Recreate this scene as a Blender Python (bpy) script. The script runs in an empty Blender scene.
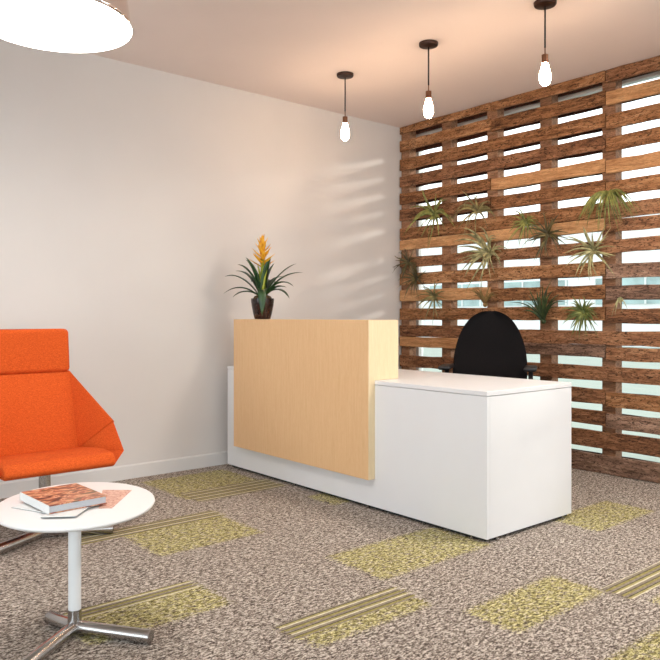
import bpy, bmesh, math, random
from mathutils import Vector, Matrix
random.seed(7)
S = bpy.context.scene
C = S.collection
PI = math.pi

# ------------------------------------------------------------------ materials
def new_mat(name):
    m = bpy.data.materials.new(name); m.use_nodes = True
    nt = m.node_tree
    return m, nt, nt.nodes['Principled BSDF']

def N(nt, t, **kw):
    n = nt.nodes.new(t)
    for k, v in kw.items():
        setattr(n, k, v)
    return n

def lin(r, g, b):
    f = lambda c: (c/255)/12.92 if c <= 10 else ((c/255+0.055)/1.055)**2.4
    return (f(r), f(g), f(b), 1)

def mth(nt, op, a, b=None, c=None):
    n = N(nt, 'ShaderNodeMath', operation=op)
    for i, v in enumerate((a, b, c)):
        if v is None: continue
        if isinstance(v, (int, float)): n.inputs[i].default_value = v
        else: nt.links.new(v, n.inputs[i])
    return n.outputs[0]

def mix(nt, fac, a, b, bt='MIX'):
    n = N(nt, 'ShaderNodeMix', data_type='RGBA', blend_type=bt)
    for s, v in ((n.inputs[0], fac), (n.inputs[6], a), (n.inputs[7], b)):
        if isinstance(v, (int, float)): s.default_value = v
        elif isinstance(v, tuple): s.default_value = v
        else: nt.links.new(v, s)
    return n.outputs[2]

def ramp(nt, fac, stops, interp='LINEAR'):
    n = N(nt, 'ShaderNodeValToRGB')
    cr = n.color_ramp; cr.interpolation = interp
    while len(cr.elements) < len(stops): cr.elements.new(0.5)
    for e, (p, col) in zip(cr.elements, stops):
        e.position = p; e.color = col
    nt.links.new(fac, n.inputs[0])
    return n.outputs[0]

def noise(nt, vec, scale, detail=3, rough=0.5, dist=0.0):
    n = N(nt, 'ShaderNodeTexNoise')
    n.inputs['Scale'].default_value = scale; n.inputs['Detail'].default_value = detail
    n.inputs['Roughness'].default_value = rough; n.inputs['Distortion'].default_value = dist
    if vec is not None: nt.links.new(vec, n.inputs['Vector'])
    return n.outputs['Fac']

def mapped(nt, scale=(1, 1, 1), src='Object', rand=0.0, rot=(0, 0, 0)):
    tc = N(nt, 'ShaderNodeTexCoord'); mp = N(nt, 'ShaderNodeMapping')
    mp.inputs['Scale'].default_value = scale; mp.inputs['Rotation'].default_value = rot
    nt.links.new(tc.outputs[src], mp.inputs['Vector'])
    if rand:
        oi = N(nt, 'ShaderNodeObjectInfo')
        v = N(nt, 'ShaderNodeVectorMath', operation='SCALE')
        v.inputs[0].default_value = (rand, rand*0.7, rand*1.3)
        nt.links.new(oi.outputs['Random'], v.inputs['Scale'])
        nt.links.new(v.outputs[0], mp.inputs['Location'])
    return mp.outputs[0]

def bump(nt, bsdf, h, strength=0.3, dist=0.01):
    b = N(nt, 'ShaderNodeBump'); b.inputs['Strength'].default_value = strength
    b.inputs['Distance'].default_value = dist
    nt.links.new(h, b.inputs['Height']); nt.links.new(b.outputs[0], bsdf.inputs['Normal'])

def paint(name, col, rough=0.5, var=0.03, scale=6.0, bmp=0.0, metallic=0.0, spec=0.5):
    m, nt, b = new_mat(name)
    v = mapped(nt)
    n = noise(nt, v, scale, 3)
    lo = tuple(c*(1-var) for c in col[:3])+(1,); hi = tuple(min(1, c*(1+var)) for c in col[:3])+(1,)
    nt.links.new(ramp(nt, n, [(0.3, lo), (0.7, hi)]), b.inputs['Base Color'])
    b.inputs['Roughness'].default_value = rough; b.inputs['Metallic'].default_value = metallic
    b.inputs['Specular IOR Level'].default_value = spec
    if bmp: bump(nt, b, noise(nt, v, 140, 2), bmp, 0.002)
    return m

def reclaimed(name, dark, mid, light, amt=1.0):
    m, nt, b = new_mat(name)
    v = mapped(nt, (9, 1.3, 9), rand=37.0)
    g1 = noise(nt, v, 2.6, 8, 0.68, 1.1)
    v2 = mapped(nt, (26, 2.2, 26), rand=11.0)
    g2 = noise(nt, v2, 5.0, 5, 0.7, 0.4)
    f = mth(nt, 'ADD', mth(nt, 'MULTIPLY', g1, 0.62), mth(nt, 'MULTIPLY', g2, 0.38))
    oi = N(nt, 'ShaderNodeObjectInfo')
    f = mth(nt, 'ADD', f, mth(nt, 'MULTIPLY', mth(nt, 'SUBTRACT', oi.outputs['Random'], 0.5), 0.09))
    col = ramp(nt, f, [(0.36, dark), (0.50, mid), (0.64, light)])
    # weathered dark specks and knots
    v3 = mapped(nt, (16, 5.0, 16), rand=23.0)
    sp = noise(nt, v3, 4.6, 7, 0.78, 1.4)
    col = mix(nt, ramp(nt, sp, [(0.51, (0, 0, 0, 1)), (0.575, (0.85*amt,)*3+(1,))]), col, tuple(c*0.22 for c in dark[:3])+(1,))
    nt.links.new(col, b.inputs['Base Color'])
    b.inputs['Roughness'].default_value = 0.78
    b.inputs['Specular IOR Level'].default_value = 0.25
    bump(nt, b, mth(nt, 'SUBTRACT', f, mth(nt, 'MULTIPLY', sp, 0.6)), 0.9, 0.016)
    return m

def flat_wood(name, dark, light):
    m, nt, b = new_mat(name)
    v = mapped(nt, (26, 26, 1.6))
    g = noise(nt, v, 3.0, 6, 0.6, 0.5)
    v2 = mapped(nt, (130, 130, 14)); g2 = noise(nt, v2, 2.0, 3, 0.6)
    f = mth(nt, 'ADD', mth(nt, 'MULTIPLY', g, 0.55), mth(nt, 'MULTIPLY', g2, 0.45))
    nt.links.new(ramp(nt, f, [(0.36, dark), (0.62, light)]), b.inputs['Base Color'])
    b.inputs['Roughness'].default_value = 0.42
    return m

def fabric(name, dark, light):
    m, nt, b = new_mat(name)
    v = mapped(nt)
    n1 = noise(nt, v, 260, 3, 0.6)
    n2 = noise(nt, mapped(nt, (1, 1, 5)), 90, 3, 0.7)
    f = mth(nt, 'ADD', mth(nt, 'MULTIPLY', n1, 0.5), mth(nt, 'MULTIPLY', n2, 0.5))
    nt.links.new(ramp(nt, f, [(0.35, dark), (0.65, light)]), b.inputs['Base Color'])
    b.inputs['Roughness'].default_value = 0.9
    b.inputs['Specular IOR Level'].default_value = 0.15
    bump(nt, b, f, 0.35, 0.002)
    return m

def leaf_mat(name, base, tip, rough=0.45):
    m, nt, b = new_mat(name)
    v = mapped(nt)
    n = noise(nt, v, 22, 3)
    nt.links.new(ramp(nt, n, [(0.32, base), (0.66, tip)]), b.inputs['Base Color'])
    b.inputs['Roughness'].default_value = rough
    return m

def emit(name, col, strength):
    m, nt, b = new_mat(name)
    n = noise(nt, mapped(nt), 3, 1)
    nt.links.new(ramp(nt, n, [(0.2, col), (0.8, tuple(c*0.97 for c in col[:3])+(1,))]), b.inputs['Emission Color'])
    b.inputs['Base Color'].default_value = (0.9, 0.9, 0.9, 1)
    b.inputs['Emission Strength'].default_value = strength
    return m

M = {}
M['wall'] = paint('white_wall_paint', (0.685, 0.655, 0.64), 0.85, 0.012, 3, 0.04, spec=0.2)
M['ceil'] = paint('ceiling_paint', (0.84, 0.74, 0.70), 0.9, 0.012, 3, 0.04, spec=0.2)
M['trim'] = paint('white_trim_paint', (0.70, 0.685, 0.675), 0.5, 0.01)
M['laminate'] = paint('white_laminate', (0.80, 0.80, 0.815), 0.38, 0.008)
M['gap'] = paint('dark_recess', (0.02, 0.02, 0.022), 0.8)  # near-black; on the desk it paints the shade in the gaps
M['steel'] = paint('brushed_steel', (0.48, 0.46, 0.45), 0.24, 0.05, 30, metallic=1.0)
M['white_steel'] = paint('white_powder_coat', (0.80, 0.81, 0.82), 0.35, 0.01)
M['table_white'] = paint('white_table_laminate', (0.88, 0.88, 0.88), 0.35, 0.008)
M['maple'] = flat_wood('pale_maple', lin(224, 180, 131), lin(233, 193, 147))
M['maple_end'] = flat_wood('pale_maple_edge', lin(228, 204, 164), lin(236, 215, 178))
M['orange'] = fabric('orange_wool', (0.44, 0.050, 0.008, 1), (0.76, 0.135, 0.024, 1))
M['black_mesh'] = fabric('black_mesh', (0.004, 0.0035, 0.004, 1), (0.010, 0.008, 0.009, 1))
M['black'] = paint('black_plastic', (0.012, 0.011, 0.012), 0.45)
M['W'] = reclaimed('warm_brown_plank', lin(88, 55, 34), lin(164, 113, 74), lin(208, 158, 114))
M['D'] = reclaimed('dark_brown_plank', lin(78, 50, 34), lin(148, 101, 70), lin(190, 141, 104))
M['T'] = reclaimed('tan_plank', lin(164, 114, 74), lin(208, 156, 108), lin(232, 186, 138), 0.35)
M['G'] = reclaimed('grey_brown_plank', lin(80, 60, 50), lin(148, 114, 94), lin(190, 156, 134))
M['P'] = reclaimed('timber_post', lin(110, 76, 54), lin(160, 117, 88), lin(190, 148, 116), 0.5)
M['B'] = reclaimed('backing_timber', lin(46, 26, 20), lin(80, 46, 32), lin(110, 66, 46))
M['bronze'] = paint('dark_bronze', (0.055, 0.026, 0.018), 0.38, 0.1, 20, metallic=0.7)
M['copper'] = paint('aged_copper', (0.26, 0.13, 0.08), 0.28, 0.08, 40, metallic=1.0)
M['bulb'] = emit('bulb_glow', (1.0, 0.68, 0.43, 1), 122.0)
M['diffuser'] = emit('diffuser_glow', (1.0, 0.94, 0.88, 1), 24.0)
M['shade'] = paint('polished_shade', (0.80, 0.72, 0.68), 0.12, 0.02, 5, metallic=1.0)
M['pot'] = paint('brown_glazed_pot', (0.030, 0.013, 0.009), 0.18, 0.6, 45)
M['moss'] = paint('dry_moss', (0.10, 0.055, 0.022), 0.95, 0.5, 60, 0.6)
M['brom'] = leaf_mat('bromeliad_leaf', (0.012, 0.040, 0.012, 1), (0.030, 0.085, 0.022, 1), 0.35)
M['brom_mid'] = leaf_mat('bromeliad_stem', (0.20, 0.30, 0.025, 1), (0.40, 0.42, 0.045, 1), 0.4)
M['bract'] = leaf_mat('yellow_bract', (0.80, 0.34, 0.015, 1), (0.90, 0.52, 0.04, 1), 0.4)
M['paper'] = paint('white_paper', (0.80, 0.80, 0.79), 0.6, 0.01)
M['pages'] = paint('book_pages', (0.50, 0.52, 0.56), 0.7, 0.04, 220)
M['frame'] = paint('white_window_frame', (0.74, 0.76, 0.76), 0.45)
M['concrete'] = paint('pale_paving', (0.34, 0.38, 0.33), 0.8, 0.06, 2)
M['facade'] = paint('white_facade', (0.80, 0.82, 0.82), 0.8, 0.02, 1)
M['teal'] = paint('teal_window_glass', (0.34, 0.46, 0.46), 0.3, 0.35, 1)

def glass_mat():
    m, nt, b = new_mat('window_glass')
    out = nt.nodes['Material Output']; nt.nodes.remove(b)
    tr = N(nt, 'ShaderNodeBsdfTransparent'); gl = N(nt, 'ShaderNodeBsdfGlossy')
    gl.inputs['Roughness'].default_value = 0.02
    tr.inputs['Color'].default_value = (0.96, 0.985, 0.98, 1)
    fr = N(nt, 'ShaderNodeFresnel'); fr.inputs['IOR'].default_value = 1.3
    mx = N(nt, 'ShaderNodeMixShader')
    nt.links.new(fr.outputs[0], mx.inputs[0]); nt.links.new(tr.outputs[0], mx.inputs[1])
    nt.links.new(gl.outputs[0], mx.inputs[2]); nt.links.new(mx.outputs[0], out.inputs['Surface'])
    return m
M['glass'] = glass_mat()

def cover_mat():
    m, nt, b = new_mat('book_cover_picture')
    v = mapped(nt, (11, 24, 11), rot=(0, 0, 0.12))
    n = noise(nt, v, 1.3, 3, 0.55, 0.8)
    col = ramp(nt, n, [(0.36, lin(64, 30, 24)), (0.43, lin(128, 62, 40)), (0.485, lin(196, 120, 80)),
                       (0.53, lin(232, 190, 150)), (0.575, lin(176, 72, 52)), (0.64, lin(110, 84, 50))])
    nt.links.new(col, b.inputs['Base Color']); b.inputs['Roughness'].default_value = 0.32
    return m
M['cover'] = cover_mat()

def brochure_mat():
    m, nt, b = new_mat('brochure_print')
    n = noise(nt, mapped(nt, (30, 30, 30)), 2.5, 5, 0.7, 1.0)
    nt.links.new(ramp(nt, n, [(0.36, lin(188, 118, 96)), (0.5, lin(222, 172, 152)), (0.64, lin(240, 208, 190))]), b.inputs['Base Color'])
    b.inputs['Roughness'].default_value = 0.4
    return m
M['brochure'] = brochure_mat()

# carpet: 0.61 m carpet tiles, taupe heather with olive tiles and striped bands
def carpet_mat():
    m, nt, b = new_mat('heather_carpet')
    geo = N(nt, 'ShaderNodeNewGeometry')
    sep = N(nt, 'ShaderNodeSeparateXYZ'); nt.links.new(geo.outputs['Position'], sep.inputs[0])
    px, py = sep.outputs[0], sep.outputs[1]
    def gvec(sc):
        mp = N(nt, 'ShaderNodeMapping'); mp.inputs['Scale'].default_value = sc
        nt.links.new(geo.outputs['Position'], mp.inputs['Vector']); return mp.outputs[0]
    n1 = noise(nt, gvec((1.0, 2.0, 1)), 48, 4, 0.72, 0.6)
    n2 = noise(nt, gvec((1.3, 2.0, 1)), 95, 3, 0.7)
    f = mth(nt, 'ADD', mth(nt, 'MULTIPLY', n1, 0.6), mth(nt, 'MULTIPLY', n2, 0.4))
    taupe = ramp(nt, f, [(0.42, lin(70, 59, 54)), (0.475, lin(124, 113, 104)), (0.515, lin(162, 150, 140)), (0.57, lin(222, 213, 202))])
    olive = ramp(nt, f, [(0.42, lin(78, 69, 40)), (0.475, lin(138, 129, 78)), (0.515, lin(176, 167, 106)), (0.57, lin(230, 222, 166))])
    # ragged edges
    jx = mth(nt, 'ADD', px, mth(nt, 'MULTIPLY', mth(nt, 'SUBTRACT', n1, 0.5), 0.20))
    jy = mth(nt, 'ADD', py, mth(nt, 'MULTIPLY', mth(nt, 'SUBTRACT', n2, 0.5), 0.16))
    def box(x0, x1, y0, y1, X=px, Y=py):
        a = mth(nt, 'COMPARE', X, (x0+x1)/2, (x1-x0)/2)
        c = mth(nt, 'COMPARE', Y, (y0+y1)/2, (y1-y0)/2)
        return mth(nt, 'MULTIPLY', a, c)
    def union(lst, X, Y):
        r = None
        for t in lst:
            q = box(*t, X, Y); r = q if r is None else mth(nt, 'MAXIMUM', r, q)
        return r
    G = [(2.12, 2.74, 3.86, 4.46), (1.53, 2.10, 3.03, 3.50), (0.93, 1.49, 2.36, 2.60), (1.51, 2.07, 1.86, 1.96),
         (2.11, 2.83, 2.16, 2.54), (2.11, 2.69, 1.50, 1.74), (3.42, 4.02, 1.94, 2.24), (2.72, 2.90, 3.2, 3.46),
         (2.74, 3.32, 1.06, 1.34), (2.10, 2.68, 0.86, 1.20), (0.2, 0.88, 3.3, 3.6), (3.4, 4.0, 0.5, 0.9)]
    St = [(2.15, 2.80, 3.76, 4.02), (1.30, 2.12, 3.42, 3.56), (0.93, 1.48, 2.585, 2.675), (1.49, 2.08, 1.95, 2.085), (2.70, 3.30, 1.39, 1.525)]
    blend = ramp(nt, noise(nt, gvec((1.0, 1.6, 1)), 30, 3, 0.7), [(0.36, (0.15, 0.15, 0.15, 1)), (0.52, (0.9, 0.9, 0.9, 1))])
    col = mix(nt, mth(nt, 'MULTIPLY', union(G, jx, jy), blend), taupe, olive)
    # stripes along X
    per = mth(nt, 'FRACT', mth(nt, 'MULTIPLY', py, 1/0.0665))
    lines = ramp(nt, per, [(0.0, lin(176, 166, 110)), (0.16, lin(74, 66, 54)), (0.24, lin(150, 138, 126)), (0.42, lin(160, 150, 90)),
                           (0.60, lin(90, 82, 60)), (0.68, lin(150, 138, 126)), (0.88, lin(236, 228, 200))], 'CONSTANT')
    lines = mix(nt, 0.12, lines, mix(nt, 0.5, olive, taupe))
    lines = mix(nt, 0.28, lines, ramp(nt, f, [(0.42, (0.25, 0.25, 0.25, 1)), (0.57, (1, 1, 1, 1))]), 'MULTIPLY')
    col = mix(nt, union(St, jx, py), col, lines)
    nt.links.new(col, b.inputs['Base Color'])
    b.inputs['Roughness'].default_value = 0.95; b.inputs['Specular IOR Level'].default_value = 0.1
    bump(nt, b, f, 0.7, 0.008)
    return m
M['carpet'] = carpet_mat()

# ------------------------------------------------------------------ mesh helpers
def box(bm, lo, hi, bev=0.0, seg=2):
    vs = [bm.verts.new((x, y, z)) for x in (lo[0], hi[0]) for y in (lo[1], hi[1]) for z in (lo[2], hi[2])]
    fs = []
    for idx in ((0, 1, 3, 2), (4, 6, 7, 5), (0, 4, 5, 1), (2, 3, 7, 6), (0, 2, 6, 4), (1, 5, 7, 3)):
        fs.append(bm.faces.new([vs[i] for i in idx]))
    if bev:
        es = list({e for f in fs for e in f.edges})
        bmesh.ops.bevel(bm, geom=es, offset=bev, segments=seg, affect='EDGES', profile=0.5)
    return vs

def lathe(bm, prof, seg=32, o=(0, 0, 0), cap0=True, cap1=True):
    rings = []
    for r, z in prof:
        rings.append([bm.verts.new((o[0]+r*math.cos(2*PI*i/seg), o[1]+r*math.sin(2*PI*i/seg), o[2]+z)) for i in range(seg)])
    for a, b in zip(rings, rings[1:]):
        for i in range(seg):
            bm.faces.new((a[i], a[(i+1) % seg], b[(i+1) % seg], b[i]))
    if cap0: bm.faces.new(list(reversed(rings[0])))
    if cap1: bm.faces.new(rings[-1])

def tube(bm, pts, rad, seg=14):
    pts = [Vector(p) for p in pts]
    rads = rad if isinstance(rad, (list, tuple)) else [rad]*len(pts)
    rings = []
    for k, p in enumerate(pts):
        d = (pts[min(k+1, len(pts)-1)]-pts[max(k-1, 0)]).normalized()
        up = Vector((0, 0, 1)) if abs(d.z) < 0.95 else Vector((1, 0, 0))
        u = d.cross(up).normalized(); w = u.cross(d).normalized()
        rings.append([bm.verts.new(p+rads[k]*(math.cos(2*PI*i/seg)*u+math.sin(2*PI*i/seg)*w)) for i in range(seg)])
    for a, b in zip(rings, rings[1:]):
        for i in range(seg):
            bm.faces.new((a[i], a[(i+1) % seg], b[(i+1) % seg], b[i]))
    bm.faces.new(list(reversed(rings[0]))); bm.faces.new(rings[-1])

def prism(bm, poly, axis, a, b):
    def pt(p, t):
        return {'x': (t, p[0], p[1]), 'y': (p[0], t, p[1]), 'z': (p[0], p[1], t)}[axis]
    A = [bm.verts.new(pt(p, a)) for p in poly]; B = [bm.verts.new(pt(p, b)) for p in poly]
    n = len(poly)
    bm.faces.new(A); bm.faces.new(list(reversed(B)))
    for i in range(n):
        bm.faces.new((A[i], B[i], B[(i+1) % n], A[(i+1) % n]))

def obj(name, bm, mat, parent=None, smooth=False):
    bmesh.ops.recalc_face_normals(bm, faces=bm.faces)
    me = bpy.data.meshes.new(name); bm.to_mesh(me); bm.free()
    if smooth:
        for p in me.polygons: p.use_smooth = True
    me.materials.append(mat)
    o = bpy.data.objects.new(name, me); C.objects.link(o)
    if smooth == 'auto':
        me.set_sharp_from_angle(angle=math.radians(38))
    if parent: o.parent = parent
    return o

def B(): return bmesh.new()

def tag(o, label, cat, group=None):
    o['label'] = label; o['category'] = cat
    if group: o['group'] = group
    return o

def thing(name, label, cat, loc=(0, 0, 0), rz=0.0, group=None):
    o = bpy.data.objects.new(name, None); C.objects.link(o)
    o.empty_display_size = 0.1
    o.location = loc; o.rotation_euler = (0, 0, rz)
    return tag(o, label, cat, group)

def struct(name, bm, mat, parent=None, smooth=False):
    o = obj(name, bm, mat, parent, smooth)
    if parent is None: o['kind'] = 'structure'
    return o

def bevel_mod(o, w, seg=3, ang=30):
    m = o.modifiers.new('bevel', 'BEVEL'); m.width = w; m.segments = seg; m.limit_method = 'ANGLE'; m.angle_limit = math.radians(ang)

# ------------------------------------------------------------------ room
XF, YL, HC = 4.95, 4.61, 2.81          # window wall, left wall, ceiling
XB, YR = -3.2, -2.6
bm = B(); box(bm, (XB-0.15, YR-0.15, -0.12), (XF+0.05, YL+0.15, 0)); struct('floor', bm, M['carpet'])
bm = B(); box(bm, (XB-0.15, YR-0.15, HC), (XF+0.15, YL+0.15, HC+0.12)); struct('ceiling', bm, M['ceil'])
bm = B(); box(bm, (XB-0.15, YL, 0), (XF+0.05, YL+0.15, HC)); struct('wall_left', bm, M['wall'])

def wall_with_opening(name, axis, at, thick, lo, hi, z0, z1, a0, a1):
    bm = B()
    def bx(u0, u1, za, zb):
        if u1-u0 < 1e-4 or zb-za < 1e-4: return
        p, q = sorted((at, at+thick))
        if axis == 'x': box(bm, (p, u0, za), (q, u1, zb))
        else: box(bm, (u0, p, za), (u1, q, zb))
    bx(lo, a0, 0, HC); bx(a1, hi, 0, HC); bx(a0, a1, 0, z0); bx(a0, a1, z1, HC)
    return struct(name, bm, M['wall'])

def window(n, axis, at, u0, u1, z0, z1, panes):
    """frame, panes of glass between mullions"""
    root = bpy.data.objects.new('window_%d' % n, None); C.objects.link(root); root['kind'] = 'structure'
    fw = 0.05
    def bx(bm, a, b, za, zb, t):
        if axis == 'x': box(bm, (at-t, a, za), (at+t, b, zb))
        else: box(bm, (a, at-t, za), (b, at+t, zb))
    for za in (z0, z1-fw):
        bm = B(); bx(bm, u0, u1, za, za+fw, 0.03); obj('frame_rail', bm, M['frame'], root)
    w = (u1-u0)/panes
    for k in range(panes+1):
        c = u0+k*w
        bm = B(); bx(bm, max(u0, c-fw/2), min(u1, c+fw/2), z0+fw, z1-fw, 0.03); obj('mullion', bm, M['frame'], root)
    for k in range(panes):
        bm = B(); bx(bm, u0+k*w+fw/2, u0+(k+1)*w-fw/2, z0+fw, z1-fw, 0.004)
        obj('glass_pane', bm, M['glass'], root)
    return root

wall_with_opening('wall_back', 'x', XB, -0.15, YR, YL, 0.25, 2.65, -2.0, 4.0)
window(2, 'x', XB-0.075, -2.0, 4.0, 0.25, 2.65, 4)
wall_with_opening('wall_right', 'y', YR, -0.15, XB-0.15, XF+0.05, 0.25, 2.65, -2.6, 4.4)
window(3, 'y', YR-0.075, -2.6, 4.4, 0.25, 2.65, 4)
# window wall behind the pallet screen, floor to ceiling
window(1, 'x', XF, 1.0, YL, 0.0, HC, 1)
bm = B(); box(bm, (XF-0.05, YR, 0), (XF+0.05, 1.0, HC)); struct('wall_front_sun_block', bm, M['wall'])  # unseen stretch, made solid to keep the sun off the desk end

bm = B()
prism(bm, [(YL, 0), (YL-0.012, 0), (YL-0.012, 0.086), (YL-0.006, 0.095), (YL, 0.095)], 'x', XB, 4.66)
struct('baseboard_left', bm, M['trim'])

# ------------------------------------------------------------------ outside
bm = B(); box(bm, (XF+0.06, -60, -0.25), (70, 70, -0.05)); g = struct('paving_outside', bm, M['concrete'])
bld = thing('office_building', 'pale building with teal windows seen through the gaps of the plank screen', 'building', (26, 17, -0.05))
bm = B(); box(bm, (0, -34, 0), (10, 26, 5.0)); obj('wall', bm, M['facade'], bld)
for r, (z0, z1) in enumerate(((1.6, 2.6),)):
    for k in range(13):
        y0 = -31+k*4.3
        bm = B(); box(bm, (-0.04, y0, z0), (0.02, y0+3.1, z1)); w = obj('window', bm, M['teal'], bld)
        for q in (0.0, 1.03, 2.06, 3.04):
            bm = B(); box(bm, (-0.09, y0+q, z0), (-0.04, y0+q+0.06, z1)); obj('mullion', bm, M['frame'], w)

# ------------------------------------------------------------------ pallet wood screen
XP = 4.68
rows = [(2.720, 2.800), (2.558, 2.652), (2.395, 2.495), (2.242, 2.339), (2.086, 2.180), (1.934, 2.034), (1.770, 1.872),
        (1.677, 1.764), (1.519, 1.609), (1.357, 1.457), (1.205, 1.305), (1.048, 1.148), (0.890, 0.989), (0.797, 0.886),
        (0.632, 0.733), (0.467, 0.570), (0.319, 0.420), (0.164, 0.281), (0.004, 0.123)]
seams = [4.60, 3.585, 2.605, 1.12]
tones = ['WWWDWDDWDWTWDTWDDDW', 'WWWDTWWTDWWWDGDDDDW', 'DTWWTWDDWGGDDDDWGGG']  # lower rows: darker, greyer tones hold weathering plus dimmer, cooler light
join01 = {3, 4, 7, 8, 9, 10, 12, 15, 17, 18}
join12 = {9, 13, 15, 18, 19}
scr = thing('plank_screen', 'reclaimed pallet wood slat screen across the window wall behind the white desk', 'wood screen', (XP, 2.6, 0))
def plank(bm, x0, x1, y0, y1, z0, z1, wob=0.003):
    n = max(3, int((y1-y0)/0.12))
    ring = []
    for i in range(n+1):
        y = y0+(y1-y0)*i/n
        a, b = random.uniform(-wob, wob), random.uniform(-wob, wob)
        c = random.uniform(-0.0015, 0.0015)
        ring.append([bm.verts.new(v) for v in ((x0+c, y, z0+a), (x0+c, y, z1+b), (x1, y, z1+b), (x1, y, z0+a))])
    for p, q in zip(ring, ring[1:]):
        for i in range(4):
            bm.faces.new((p[i], p[(i+1) % 4], q[(i+1) % 4], q[i]))
    bm.faces.new(ring[0]); bm.faces.new(list(reversed(ring[-1])))
    bmesh.ops.recalc_face_normals(bm, faces=bm.faces)
    es = [e for e in bm.edges if e.is_manifold and e.calc_face_angle() > 0.9]
    bmesh.ops.bevel(bm, geom=es, offset=0.0025, segments=1, affect='EDGES')
offs = [0.026, 0.015, 0.0]
toff = {'W': 'warm brown plank', 'D': 'dark brown plank', 'T': 'tan plank', 'G': 'grey brown plank'}
for r, (z0, z1) in enumerate(rows):
    R = r+1
    cols = [[0], [1], [2]]
    if R in join01 and R in join12: cols = [[0, 1, 2]]
    elif R in join01: cols = [[0, 1], [2]]
    elif R in join12: cols = [[0], [1, 2]]
    for c in cols:
        y1, y0 = seams[c[0]], seams[c[-1]+1]
        t = tones[c[-1] if len(c) < 3 else 1][r]
        dz = sum(offs[k] for k in c)/len(c)+random.uniform(-0.004, 0.004)
        zt = min(z1+dz, HC-0.004); zb = max(z0+(dz if R < 19 else 0), 0.002)
        if R == 1: zt = HC-0.004
        bm = B(); plank(bm, 0, 0.021, y0-2.6+0.003, y1-2.6-0.003, zb, zt)
        p = obj('plank', bm, M[t], scr); p['label'] = toff[t]
    bm = B(); plank(bm, 0.114, 0.132, 1.12-2.6, 4.60-2.6, max(z0+0.028, 0.002), min(z1-0.006, HC-0.004))
    obj('backing_plank', bm, M['B'], scr)
for yc in (4.548, 4.065, 3.585, 3.095, 2.592, 2.10, 1.61, 1.17):
    bm = B(); plank(bm, 0.0225, 0.1125, yc-0.05-2.6, yc+0.05-2.6, 0.001, HC-0.005, 0.0)
    obj('post', bm, M['P'], scr)

# ------------------------------------------------------------------ reception desk
dk = thing('reception_desk', 'white L shaped reception desk with a raised maple front counter', 'desk', (2.816, 2.177, 0))
L = 2.345
bm = B(); box(bm, (0, 0, 0.019), (0.022, L, 0.7095), 0.0012, 1); obj('front_panel', bm, M['laminate'], dk)
bm = B(); box(bm, (0.0235, 0.001, 0.019), (0.741, 0.023, 0.7095), 0.0012, 1); obj('end_panel', bm, M['laminate'], dk)
bm = B(); box(bm, (0.0235, L-0.022, 0.019), (0.60, L, 0.7095), 0.0012, 1); obj('end_panel', bm, M['laminate'], dk)
bm = B(); box(bm, (0.024, 0.03, 0.003), (0.05, L-0.03, 0.7115)); obj('gap_shade_board', bm, M['gap'], dk)  # near-black boards stand in for shade under the panels and worktop
bm = B(); box(bm, (0.051, 0.0245, 0.003), (0.735, 0.045, 0.7115)); obj('gap_shade_board', bm, M['gap'], dk)
bm = B(); box(bm, (-0.001, -0.001, 0.712), (0.741, L, 0.735), 0.0018, 2); obj('worktop', bm, M['laminate'], dk)
y0, y1 = 0.786, 2.183
front = [(-0.050, 0.177), (-0.0005, 0.177), (-0.0005, 0.7355), (0.188, 0.7355), (0.188, 1.0775), (-0.050, 1.0775)]
bm = B(); prism(bm, front, 'y', y0, y1); o = obj('raised_counter', bm, M['maple'], dk); bevel_mod(o, 0.0015, 2)
o['label'] = 'pale maple counter front and top'
bm = B()
prism(bm, [(p[0]+(0.0015 if p[0] < 0 else -0.0015), p[1]+(0.0015 if p[1] < .5 else (0.001 if p[1] < 1 else -0.0015))) for p in front], 'y', y0-0.0025, y0-0.0002)
o = obj('edge_banding', bm, M['maple_end'], dk); o['label'] = 'lighter maple end of the counter'
def glide(x, y):
    bm = B(); lathe(bm, [(0.013, 0), (0.014, 0.006), (0.006, 0.009), (0.006, 0.028)], 16, (x, y, 0))
    obj('glide', bm, M['steel'], dk, 'auto')
for y in (0.10, 0.85, 1.55, 2.20): glide(0.008, y)
for x in (0.09, 0.66): glide(x, 0.008)

# ------------------------------------------------------------------ ribbons for leaves
def bez(p0, p1, p2, t): return p0*(1-t)**2+p1*2*t*(1-t)+p2*t*t
def ribbon(bm, pts, width, vee=0.25, prof=None, thick=0.0012, side=None):
    """a leaf blade with a V section and a real thickness"""
    n = len(pts); up = Vector((0, 0, 1)); top = []; bot = []
    for i, p in enumerate(pts):
        t = i/(n-1)
        d = (pts[min(i+1, n-1)]-pts[max(i-1, 0)]).normalized()
        s = side if side is not None else d.cross(up)
        s = s-d*s.dot(d)
        if s.length < 1e-4: s = d.cross(Vector((1, 0, 0.1)))
        s.normalize(); nrm = s.cross(d).normalized()
        w = width*(prof(t) if prof else (1-t)**0.7)*0.5+0.0004
        a, c, b = p-s*w+nrm*w*vee, p.copy(), p+s*w+nrm*w*vee
        top.append([bm.verts.new(v) for v in (a, c, b)])
        th = thick*(1-0.7*t)
        bot.append([bm.verts.new(v-nrm*th) for v in (a, c, b)])
    for i in range(n-1):
        for k in range(2):
            bm.faces.new((top[i][k], top[i][k+1], top[i+1][k+1], top[i+1][k]))
            bm.faces.new((bot[i][k], bot[i+1][k], bot[i+1][k+1], bot[i][k+1]))
        bm.faces.new((top[i][0], top[i+1][0], bot[i+1][0], bot[i][0]))
        bm.faces.new((top[i][2], bot[i][2], bot[i+1][2], top[i+1][2]))
    for e in (0, n-1):
        bm.faces.new((top[e][0], top[e][1], bot[e][1], bot[e][0])); bm.faces.new((top[e][1], top[e][2], bot[e][2], bot[e][1]))

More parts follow.
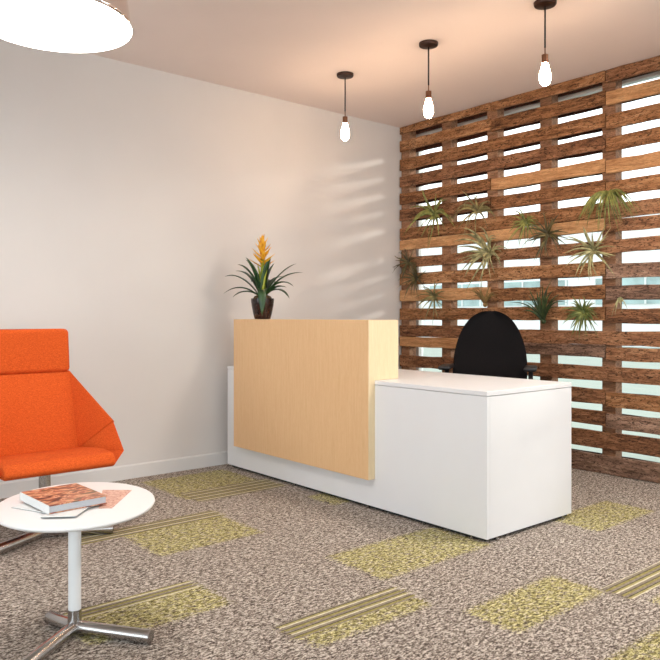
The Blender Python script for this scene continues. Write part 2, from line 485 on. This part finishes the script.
# ------------------------------------------------------------------ bromeliad on the counter
br = thing('potted_bromeliad', 'green bromeliad with a yellow flower spike in a dark brown pot on the maple counter', 'plant', (2.885, 4.173, 1.0778))
bm = B()
lathe(bm, [(0.050, 0), (0.056, 0.004), (0.066, 0.04), (0.076, 0.09), (0.081, 0.128), (0.081, 0.145), (0.075, 0.145), (0.073, 0.12)], 40)
obj('pot', bm, M['pot'], br, 'auto')
bm = B(); lathe(bm, [(0.0735, 0.118), (0.070, 0.138), (0.058, 0.160), (0.030, 0.172)], 28); o = obj('moss', bm, M['moss'], br, True)
RT = Vector((0.766, -0.643, 0)); FW = Vector((0.643, 0.766, 0))
# lateral reach, depth reach, tip height, arch height, width
leaves = [(-0.242, 0.04, 0.300, 0.34, .022), (-0.238, -0.06, 0.175, 0.27, .022), (-0.175, -0.10, 0.150, 0.23, .024), (-0.180, 0.10, 0.345, 0.34, .026),
          (-0.155, -0.03, 0.382, 0.36, .034), (-0.118, 0.09, 0.425, 0.38, .026), (-0.100, -0.05, 0.430, 0.34, .028), (0.060, -0.03, 0.425, 0.33, .040),
          (0.082, 0.03, 0.395, 0.30, .036), (0.235, 0.03, 0.392, 0.33, .026), (0.285, -0.02, 0.325, 0.33, .022), (0.222, -0.09, 0.225, 0.31, .024),
          (0.196, -0.12, 0.142, 0.26, .026), (0.172, -0.05, 0.220, 0.25, .028), (0.135, 0.12, 0.305, 0.30, .028), (-0.02, 0.20, 0.330, 0.34, .030),
          (0.07, 0.22, 0.26, 0.33, .028), (-0.09, 0.21, 0.27, 0.33, .028), (0.008, -0.115, 0.020, 0.27, .032)]
for dx, dd, tz, az, w in leaves:
    dx = dx*(1.12 if dx < 0 else 1.0); w = w*1.75
    p0 = Vector((0, 0, 0.150))+RT*dx*0.06+FW*dd*0.06
    p2 = RT*dx+FW*dd+Vector((0, 0, tz)); p1 = (RT*dx+FW*dd)*(0.42 if tz > .3 else 0.55)+Vector((0, 0, max(az, tz*0.8)))
    if dd == -0.115: p1 = RT*dx+FW*-0.12+Vector((0, 0, 0.30))
    bm = B()
    ribbon(bm, [bez(p0, p1, p2, i/14) for i in range(15)], w, 0.35, lambda t: 0.75+0.35*math.sin(PI*min(t*1.3, 1)) if t < .6 else max(0.0, 1.02*(1-((t-.6)/.4)**2)))
    obj('leaf', bm, M['brom'], br, True)
bm = B(); tube(bm, [(0, 0, 0.15), (0, 0, 0.25), (0, 0, 0.34), (0, 0, 0.42)], [0.026, 0.020, 0.014, 0.011], 12); obj('stem', bm, M['brom_mid'], br, True)
for k in range(9):
    a = k*2.4; z = 0.17+0.012*k; d = Vector((math.cos(a), math.sin(a), 0))
    bm = B(); p0 = Vector((0, 0, z))+d*0.016; p2 = Vector((0, 0, z+0.15))+d*(0.050)
    ribbon(bm, [bez(p0, Vector((0, 0, z+0.07))+d*0.018, p2, i/7) for i in range(8)], 0.030, 0.5)
    obj('sheath_leaf', bm, M['brom_mid'], br, True)
for k in range(22):
    a = k*2.399; f = k/21; z = 0.375+0.17*f; d = Vector((math.cos(a), math.sin(a), 0))
    reach = 0.088*(1-f)**0.7+0.016
    p0 = Vector((0, 0, z-0.02))+d*0.006; p1 = Vector((0, 0, z+0.020))+d*reach*0.75; p2 = Vector((0, 0, z+0.042+0.014*f))+d*reach
    bm = B(); ribbon(bm, [bez(p0, p1, p2, i/7) for i in range(8)], 0.032, 0.5, lambda t: (1-t**1.6))
    obj('bract', bm, M['bract'], br, True)

# ------------------------------------------------------------------ air plants on the screen
def airplant(y, z, kind, n, ln, w, base, tip, label, seed, dirs=None):
    rnd = random.Random(seed); n = int(n*1.15); ln = ln*1.14; w = w*1.75
    mt = leaf_mat('air_plant_leaf', base, tip, 0.55)
    bm = B()
    bmesh.ops.create_icosphere(bm, subdivisions=2, radius=0.02, matrix=Matrix.Translation((-0.0205, 0, 0)))
    for k in range(n):
        l = ln*rnd.uniform(0.65, 1.1)
        a = 2*PI*(k+rnd.uniform(-.3, .3))/n
        if kind == 'radial':
            e = rnd.uniform(0.05, 0.75)
            d = Vector((-abs(math.sin(e)), math.cos(a)*math.cos(e), math.sin(a)*math.cos(e)))
            p2 = d*l+Vector((0, 0, -0.12*l)); p1 = d*l*0.55+Vector((-0.03, rnd.uniform(-.22, .22)*l, rnd.uniform(-.1, .28)*l))
        elif kind == 'fountain':
            p2 = Vector((-rnd.uniform(.12, .45), math.cos(a)*rnd.uniform(.75, 1.0), math.sin(a)*rnd.uniform(.5, .85)-0.22))*l
            p1 = p2*0.45+Vector((-0.10*l, rnd.uniform(-.18, .18)*l, rnd.uniform(.15, .48)*l))
        elif kind == 'droop':
            s = rnd.uniform(-1, 1)
            p1 = Vector((-l*rnd.uniform(.25, .5), s*l*0.30, l*0.12)); p2 = Vector((-l*rnd.uniform(.15, .5), s*l*0.72, -l*rnd.uniform(0.6, 0.98)*(1-0.3*abs(s))))
        elif kind == 'upright':
            s = rnd.uniform(-1, 1)
            p1 = Vector((-l*rnd.uniform(.12, .4), s*l*0.25, l*0.5)); p2 = Vector((-l*rnd.uniform(.1, .5), s*l*0.72, l*rnd.uniform(.45, 1.0)*(1-.35*abs(s))))
        if dirs:
            p1 = p1+Vector(dirs)*l*0.4; p2 = p2+Vector(dirs)*l
        pts = [bez(Vector((-0.02, 0, 0)), p1, p2, i/8) for i in range(9)]
        for p in pts: p.x = min(p.x, -0.006)
        sd = (p2.normalized().cross(Vector((1, 0, 0)))+Vector((rnd.uniform(-.5, .5), 0, 0.02)))
        ribbon(bm, pts, w*rnd.uniform(.8, 1.2), 0.4, lambda t: (1-t)**0.75, side=sd)
    bmesh.ops.recalc_face_normals(bm, faces=bm.faces)
    o = obj('air_plant', bm, mt, None, True)
    o.location = (XP-0.0005, y, z)
    tag(o, label, 'air plant', 'air plants on the plank screen')
    return o
gr = ((0.07, 0.09, 0.018, 1), (0.34, 0.33, 0.08, 1))
gb = ((0.07, 0.06, 0.02, 1), (0.38, 0.31, 0.12, 1))
gd = ((0.028, 0.024, 0.010, 1), (0.17, 0.135, 0.045, 1))
gg = ((0.012, 0.028, 0.010, 1), (0.070, 0.105, 0.030, 1))
ge = ((0.05, 0.075, 0.014, 1), (0.22, 0.24, 0.06, 1))
gs = ((0.12, 0.115, 0.045, 1), (0.50, 0.45, 0.22, 1))
gt = ((0.12, 0.07, 0.02, 1), (0.38, 0.24, 0.08, 1))
airplant(4.165, 1.965, 'fountain', 16, 0.30, 0.017, *gr, 'green air plant with long arching leaves, highest one near the left end of the screen', 1)
airplant(3.70, 1.945, 'fountain', 18, 0.26, 0.014, *gb, 'olive brown air plant sprawling above the big silvery one, left of the chair', 2)
airplant(3.575, 1.59, 'fountain', 26, 0.30, 0.014, *gs, 'largest silvery green air plant, straight above the black chair', 3, (0, 0.25, 0.1))
airplant(4.47, 1.58, 'radial', 26, 0.15, 0.008, *gd, 'dark spiky air plant at the far left edge of the screen, touching the white wall', 4)
airplant(4.37, 1.43, 'radial', 28, 0.17, 0.008, *gd, 'dark spiky ball air plant just below and right of the leftmost one', 5)
airplant(4.16, 1.265, 'radial', 22, 0.17, 0.009, *gb, 'small tan and green spiky air plant low on the left of the screen', 6, (0, 0, -0.12))
airplant(3.62, 1.19, 'upright', 20, 0.20, 0.009, *gt, 'straw coloured air plant sticking out behind the top of the black chair', 7)
airplant(3.235, 1.80, 'fountain', 20, 0.18, 0.010, *gr, 'curly yellow green air plant just left of the dark feathery one', 8)
airplant(3.05, 1.70, 'radial', 22, 0.19, 0.011, *gd, 'dark brown feathery air plant on the tan plank, right of the curly one', 9, (0, -0.1, -0.05))
airplant(2.68, 1.555, 'radial', 24, 0.21, 0.011, *gs, 'pale spidery air plant below the drooping grassy one at the right plank joint', 10, (0, 0, 0.05))
airplant(2.55, 1.95, 'droop', 46, 0.30, 0.009, *gr, 'drooping grassy air plant, uppermost on the right part of the screen', 11)
airplant(3.085, 1.06, 'upright', 24, 0.30, 0.011, *gg, 'large dark green upright air plant just right of the black chair', 12)
airplant(2.755, 1.125, 'radial', 46, 0.15, 0.009, *ge, 'bright green tufted air plant, right of the large dark green one', 13, (0, 0, -0.12))
airplant(2.485, 1.21, 'droop', 5, 0.15, 0.006, *gs, 'tiny pale wispy air plant, furthest right and lowest on the screen', 14)

# ------------------------------------------------------------------ bulb pendants
def pendant(x, y, zb, label):
    t = thing('pendant_light', label, 'light', (x, y, HC), 0, 'bare bulb pendants above the desk')
    bm = B(); lathe(bm, [(0.010, -0.026), (0.022, -0.024), (0.056, -0.020), (0.060, -0.014), (0.060, -0.0005)], 36); obj('ceiling_canopy', bm, M['bronze'], t, 'auto')
    zs = zb-HC
    bm = B(); tube(bm, [(0, 0, -0.024), (0, 0, zs+0.130)], 0.0048, 10); obj('cord', bm, M['black'], t, True)
    bm = B(); lathe(bm, [(0.0035, 0.132), (0.0035, 0.096), (0.010, 0.094), (0.018, 0.092), (0.018, 0.046), (0.0165, 0.046)], 24, (0, 0, zs)); o = obj('socket', bm, M['copper'], t, 'auto')
    bm = B(); lathe(bm, [(0.003, -0.076), (0.014, -0.073), (0.024, -0.062), (0.030, -0.044), (0.031, -0.026), (0.029, -0.004), (0.022, 0.018), (0.0155, 0.0459)], 28, (0, 0, zs)); obj('bulb', bm, M['bulb'], t, True)
pendant(3.357, 3.834, 2.415, 'lit bare bulb on a black cord, nearest the left wall')
pendant(3.376, 3.063, 2.415, 'lit bare bulb on a black cord, middle one of the three in the row')
pendant(3.421, 2.255, 2.430, 'lit bare bulb on a black cord, nearest the camera and furthest right')

# ------------------------------------------------------------------ big dome pendant
dm = thing('dome_pendant', 'large round pendant with a bright white glowing underside hanging over the side table', 'light', (1.034, 3.009, HC))
z0 = 2.30-HC; R = 0.316
bm = B(); lathe(bm, [(R-0.004, 0.008), (R, 0.004), (R-0.002, -0.001), (R-0.02, -0.005), (0.15, -0.007), (0.02, -0.007)], 72, (0, 0, z0)); obj('diffuser', bm, M['diffuser'], dm, 'auto')
bm = B(); lathe(bm, [(R-0.003, 0.009), (R-0.005, 0.03), (R-0.012, 0.08), (R-0.022, 0.14), (R-0.055, 0.21), (0.17, 0.255), (0.07, 0.27), (0.03, 0.275)], 72, (0, 0, z0)); obj('shade', bm, M['shade'], dm, True)
bm = B(); tube(bm, [(0, 0, z0+0.272), (0, 0, -0.02)], 0.006, 10); obj('stem', bm, M['steel'], dm, True)
bm = B(); lathe(bm, [(0.02, -0.03), (0.06, -0.022), (0.065, -0.001)], 32); obj('ceiling_canopy', bm, M['white_steel'], dm, 'auto')

# ------------------------------------------------------------------ side table
tb = thing('side_table', 'small round white pedestal side table on chrome legs with books on it', 'table', (0.929, 2.484, 0))
bm = B()
R = 0.287
lathe(bm, [(R-0.022, 0.434), (R-0.006, 0.438), (R, 0.445), (R-0.002, 0.4495), (R-0.006, 0.451)], 96)
Ea, Eb, Er = 0.320, 0.266, math.radians(-113)
bmesh.ops.transform(bm, verts=bm.verts, matrix=Matrix.Translation((0.008, 0.006, 0)) @ Matrix.Rotation(Er, 4, 'Z') @ Matrix.Diagonal((Ea/R, Eb/R, 1, 1)) @ Matrix.Rotation(-Er, 4, 'Z'))
tt = obj('tabletop', bm, M['table_white'], tb, 'auto')
bm = B(); lathe(bm, [(0.07, 0.424), (0.07, 0.4335)], 32); obj('mounting_plate', bm, M['white_steel'], tb, 'auto')
bm = B(); lathe(bm, [(0.0215, 0.085), (0.0215, 0.4235)], 32); obj('column', bm, M['white_steel'], tb, 'auto')
bm = B(); lathe(bm, [(0.023, 0.002), (0.023, 0.0845)], 32); obj('base_sleeve', bm, M['steel'], tb, 'auto')
for dx, dy in ((0.166, -0.245), (-0.040, 0.136), (-0.225, -0.186)):
    v = Vector((dx, dy, 0)); u = v.normalized()
    bm = B(); tube(bm, [u*0.012+Vector((0, 0, 0.0235)), v*0.985+Vector((0, 0, 0.0235)), v+Vector((0, 0, 0.0235))], [0.023, 0.023, 0.0215], 24)
    obj('leg', bm, M['steel'], tb, 'auto')

ZT = 0.4515
def flat_quad(name, pts, z0, z1, mat, label, cat, group=None):
    c = sum((Vector((p[0], p[1], 0)) for p in pts), Vector())/len(pts)
    bm = B(); prism(bm, [(p[0]-c.x, p[1]-c.y) for p in pts], 'z', 0, z1-z0)
    o = obj(name, bm, mat); o.location = (c.x, c.y, z0)
    return tag(o, label, cat, group)
mg = [(0.742, 2.560), (0.817, 2.384), (0.985, 2.46), (0.91, 2.636)]
def paper_stack(pts, z0, z1, label):
    c = sum((Vector((p[0], p[1], 0)) for p in pts), Vector())/len(pts)
    t = thing('magazine', label, 'magazine', (c.x, c.y, z0))
    q = [(p[0]-c.x, p[1]-c.y) for p in pts]
    bm = B(); prism(bm, q, 'z', 0.0008, z1-z0); obj('pages', bm, M['paper'], t)
    bm = B(); prism(bm, [(x*1.006, y*1.006) for x, y in q], 'z', 0, 0.0008); o = obj('back_cover', bm, M['gap'], t)
    o['label'] = 'dark back cover edge'
paper_stack([(0.742, 2.560), (0.835, 2.350), (0.985, 2.417), (0.892, 2.627)], ZT, ZT+0.0035, 'white magazine under the left end of the thick book')
paper_stack([(0.772, 2.357), (0.862, 2.296), (1.030, 2.480), (0.930, 2.540)], ZT+0.0042, ZT+0.0075, 'white magazine sticking out in front of and right of the thick book')
bk = thing('photo_book', 'thick hardcover book with a red and brown picture cover lying on the side table', 'book', (0.895, 2.498, ZT+0.0078), math.radians(3))
cw, cd = 0.200, 0.252
# cover corners: long axis runs near local y
bm = B(); box(bm, (-cw/2, -cd/2, 0), (cw/2, cd/2, 0.0026), 0.0005, 1); o = obj('back_cover', bm, M['cover'], bk)
bm = B(); box(bm, (-cw/2, -cd/2, 0.0246), (cw/2, cd/2, 0.0272), 0.0005, 1); obj('front_cover', bm, M['cover'], bk)
bm = B(); box(bm, (-cw/2+0.002, -cd/2+0.004, 0.0027), (cw/2-0.004, cd/2-0.004, 0.0245)); obj('pages', bm, M['pages'], bk)
bm = B(); box(bm, (-cw/2-0.002, -cd/2, 0.0), (-cw/2+0.0015, cd/2, 0.0272), 0.0006, 1); o = obj('spine', bm, M['paper'], bk); o['label'] = 'white spine'
flat_quad('brochure', [(1.077, 2.600), (1.160, 2.530), (1.000, 2.335), (0.965, 2.362)], ZT, ZT+0.0012, M['brochure'],
          'pink printed leaflet lying on the right side of the round table', 'leaflet')

# ------------------------------------------------------------------ orange lounge chair
oc = thing('lounge_chair', 'orange upholstered lounge chair with angular wings and headrest by the left wall', 'chair', (1.22, 3.665, 0))
def soft(name, bm, parent, w=0.02, sub=0):
    o = obj(name, bm, M['orange'], parent, 'auto'); bevel_mod(o, w, 4, 25)
    for p in o.data.polygons: p.use_smooth = True
    return o
def hexa(bm, a, b):
    """solid between two matching polygons"""
    A = [bm.verts.new(p) for p in a]; Bv = [bm.verts.new(p) for p in b]; n = len(a)
    bm.faces.new(A); bm.faces.new(list(reversed(Bv)))
    for i in range(n): bm.faces.new((A[i], Bv[i], Bv[(i+1) % n], A[(i+1) % n]))
# seat: profile in y-z
bm = B()
prof = [(-0.262, 0.372), (-0.252, 0.398), (-0.225, 0.422), (-0.12, 0.428), (0.05, 0.412), (0.22, 0.388), (0.22, 0.350), (-0.10, 0.350), (-0.235, 0.354)]
prism(bm, prof, 'x', -0.262, 0.262); soft('seat', bm, oc, 0.012)
# backrest
def slab(bm, w0, w1, y0, z0, y1, z1, th):
    d = Vector((0, y1-y0, z1-z0)).normalized(); nb = Vector((0, d.z, -d.y))*th
    f = [Vector((-w0, y0, z0)), Vector((w0, y0, z0)), Vector((w1, y1, z1)), Vector((-w1, y1, z1))]
    hexa(bm, f, [p+nb for p in f])
bm = B(); slab(bm, 0.250, 0.264, 0.182, 0.375, 0.358, 0.797, 0.075); soft('backrest', bm, oc, 0.012)
bm = B(); slab(bm, 0.257, 0.249, 0.340, 0.790, 0.343, 1.030, 0.10); soft('headrest', bm, oc, 0.024)
# wings (angular side panels)
for s in (-1, 1):
    Hh = Vector((0.254*s, 0.366, 0.802)); A = Vector((0.354*s, -0.005, 0.544)); Sx = Vector((0.238*s, 0.188, 0.384))
    W = Vector((0.343*s, -0.165, 0.413)); F = Vector((0.262*s, -0.250, 0.374))
    out = Vector((0.030*s, 0.035, -0.012))
    bm = B(); hexa(bm, [Hh, A, Sx], [Hh+out+Vector((-0.02*s, 0.02, 0)), A+out*0.7, Sx+out*1.6]); soft('wing', bm, oc, 0.008)
    bm = B()
    inn = [A, W, F, Sx]
    low = Vector((-0.012*s, 0.016, -0.016))
    vs = [bm.verts.new(p) for p in inn]; ws = [bm.verts.new(p+low) for p in inn]
    bm.faces.new((vs[0], vs[1], vs[3])); bm.faces.new((vs[1], vs[2], vs[3]))
    bm.faces.new((ws[0], ws[3], ws[1])); bm.faces.new((ws[1], ws[3], ws[2]))
    for i in range(4): bm.faces.new((vs[i], ws[i], ws[(i+1) % 4], vs[(i+1) % 4]))
    o = soft('armrest', bm, oc, 0.010)
bm = B(); box(bm, (-0.10, -0.09, 0.331), (0.10, 0.12, 0.349), 0.004, 2); obj('seat_plate', bm, M['black'], oc)
bm = B(); lathe(bm, [(0.028, 0.004), (0.028, 0.3305)], 32); obj('swivel_column', bm, M['steel'], oc, 'auto')
for a in (-30, 90, 210):
    u = Vector((math.cos(math.radians(a)), math.sin(math.radians(a)), 0))
    bm = B(); tube(bm, [u*0.02+Vector((0, 0, 0.027)), u*0.325+Vector((0, 0, 0.027)), u*0.33+Vector((0, 0, 0.027))], [0.0265, 0.0265, 0.025], 24)
    obj('leg', bm, M['steel'], oc, 'auto')

# ------------------------------------------------------------------ black task chair behind the desk
tc = thing('task_chair', 'black mesh office chair with a tall rounded back behind the white desk', 'chair', (3.84, 2.965, 0), math.atan2(-0.54, -0.84)+PI/2)
# local frame: the sitter faces -y
bm = B()
zs = [0.50, 0.56, 0.64, 0.72, 0.80, 0.88, 0.95, 1.01, 1.06, 1.095, 1.12, 1.135]
hw = [1.05*q for q in [0.190, 0.215, 0.232, 0.240, 0.236, 0.226, 0.207, 0.182, 0.152, 0.120, 0.084, 0.036]]
def back_y(z, u): return 0.20+0.05*(z-0.5)/0.64-0.045*math.exp(-((z-0.66)/0.12)**2)-0.05*u*u
fr, bk_ = [], []
for z, w in zip(zs, hw):
    fr.append([bm.verts.new((w*u/6, back_y(z, u/6), z)) for u in range(-6, 7)])
    bk_.append([bm.verts.new((w*u/6, back_y(z, u/6)+0.035*(1-0.5*(u/6)**2), z)) for u in range(-6, 7)])
for G_, rev in ((fr, 0), (bk_, 1)):
    for i in range(len(zs)-1):
        for k in range(12):
            q = (G_[i][k], G_[i][k+1], G_[i+1][k+1], G_[i+1][k]); bm.faces.new(q if not rev else tuple(reversed(q)))
for i in range(len(zs)-1):
    bm.faces.new((fr[i][0], fr[i+1][0], bk_[i+1][0], bk_[i][0])); bm.faces.new((fr[i][12], bk_[i][12], bk_[i+1][12], fr[i+1][12]))
for k in range(12):
    bm.faces.new((fr[0][k], bk_[0][k], bk_[0][k+1], fr[0][k+1])); bm.faces.new((fr[-1][k], fr[-1][k+1], bk_[-1][k+1], bk_[-1][k]))
o = obj('backrest', bm, M['black_mesh'], tc, True); ss = o.modifiers.new('s', 'SUBSURF'); ss.levels = 1; ss.render_levels = 2
bm = B(); box(bm, (-0.235, -0.22, 0.43), (0.235, 0.19, 0.495), 0.03, 4); obj('seat', bm, M['black_mesh'], tc, 'auto')
bm = B(); tube(bm, [(0, 0.12, 0.40), (0, 0.24, 0.42), (0, 0.275, 0.52), (0, 0.265, 0.66)], 0.022, 12); obj('back_support', bm, M['black'], tc, True)
for s in (-1, 1):
    bm = B(); tube(bm, [(0.15*s, 0.02, 0.42), (0.26*s, 0.03, 0.43), (0.272*s, 0.04, 0.50), (0.272*s, 0.04, 0.75)], 0.015, 12); ar = obj('armrest', bm, M['black'], tc, True)
    bm = B(); box(bm, (0.272*s-0.04, -0.10, 0.745), (0.272*s+0.04, 0.15, 0.773), 0.012, 3); obj('arm_pad', bm, M['black'], ar, 'auto')
bm = B(); lathe(bm, [(0.025, 0.09), (0.025, 0.395), (0.09, 0.405), (0.09, 0.428)], 24); obj('gas_lift', bm, M['black'], tc, 'auto')
for k in range(5):
    a = 2*PI*k/5+0.3; u = Vector((math.cos(a), math.sin(a), 0)); w = Vector((-u.y, u.x, 0))
    bm = B(); tube(bm, [u*0.02+Vector((0, 0, 0.10)), u*0.28+Vector((0, 0, 0.078)), u*0.30+Vector((0, 0, 0.07))], [0.024, 0.016, 0.014], 10); lg = obj('leg', bm, M['black'], tc, True)
    bm = B(); tube(bm, [u*0.295-w*0.024+Vector((0, 0, 0.029)), u*0.295+w*0.024+Vector((0, 0, 0.029))], 0.028, 18); obj('caster', bm, M['black'], lg, 'auto')

# ------------------------------------------------------------------ light
w = bpy.data.worlds.new('World'); S.world = w; w.use_nodes = True
wt = w.node_tree; bg = wt.nodes['Background']
tcw = N(wt, 'ShaderNodeTexCoord')
nz = noise(wt, tcw.outputs['Generated'], 1.5, 3)
wt.links.new(ramp(wt, nz, [(0.3, (0.92, 0.97, 1.0, 1)), (0.7, (1, 1, 1, 1))]), bg.inputs['Color'])
bg.inputs['Strength'].default_value = 2.6

def area(name, loc, rot, sx, sy, power, col):
    d = bpy.data.lights.new(name, 'AREA'); d.shape = 'RECTANGLE'; d.size = sx; d.size_y = sy; d.energy = power; d.color = col
    o = bpy.data.objects.new(name, d); C.objects.link(o); o.location = loc; o.rotation_euler = rot
    return o
# daylight entering by the windows of the two unseen walls
TILT = math.radians(20)     # skylight and light off the paving outside: slightly upward
area('window_daylight', (XB-0.5, 1.0, 1.25), (0, -PI/2-TILT, 0), 2.3, 5.8, 112, (0.80, 0.89, 1.0))
area('window_daylight', (0.9, YR-0.5, 1.25), (PI/2+TILT, 0, 0), 6.8, 2.3, 66, (0.88, 0.94, 1.0))
# unseen overhead fill, added to brighten the desk top
d = bpy.data.lights.new('desk_top_fill', 'AREA'); d.shape = 'DISK'; d.size = 0.63; d.energy = 62; d.color = (1.0, 0.93, 0.85)
o = bpy.data.objects.new('desk_top_fill', d); C.objects.link(o); o.location = (3.5, 1.25, 2.60)
# low soft sun outside the window wall, raking the left wall through the slats
d = bpy.data.lights.new('low_sun', 'SUN'); d.energy = 3.6; d.angle = math.radians(7); d.color = (1.0, 0.93, 0.84)
o = bpy.data.objects.new('low_sun', d); C.objects.link(o); o.rotation_euler = Vector((-0.84, 0.42, -0.23)).to_track_quat('-Z', 'Y').to_euler()

# ------------------------------------------------------------------ camera
cd_ = bpy.data.cameras.new('Camera'); cam = bpy.data.objects.new('Camera', cd_); C.objects.link(cam)
F = 721.0
cd_.sensor_fit = 'HORIZONTAL'; cd_.sensor_width = 36; cd_.lens = F/660*36
cd_.shift_y = -(330-316)/660
cam.location = (0, 0, 1.10)
fwd = Vector((0.6428, 0.7660, 0)); cam.rotation_euler = fwd.to_track_quat('-Z', 'Y').to_euler()
cd_.clip_start = 0.05
S.camera = cam
S.view_settings.view_transform = 'Standard'; S.view_settings.look = 'None'
S.view_settings.gamma = 1; S.view_settings.use_curve_mapping = False
S.view_settings.exposure = -0.22
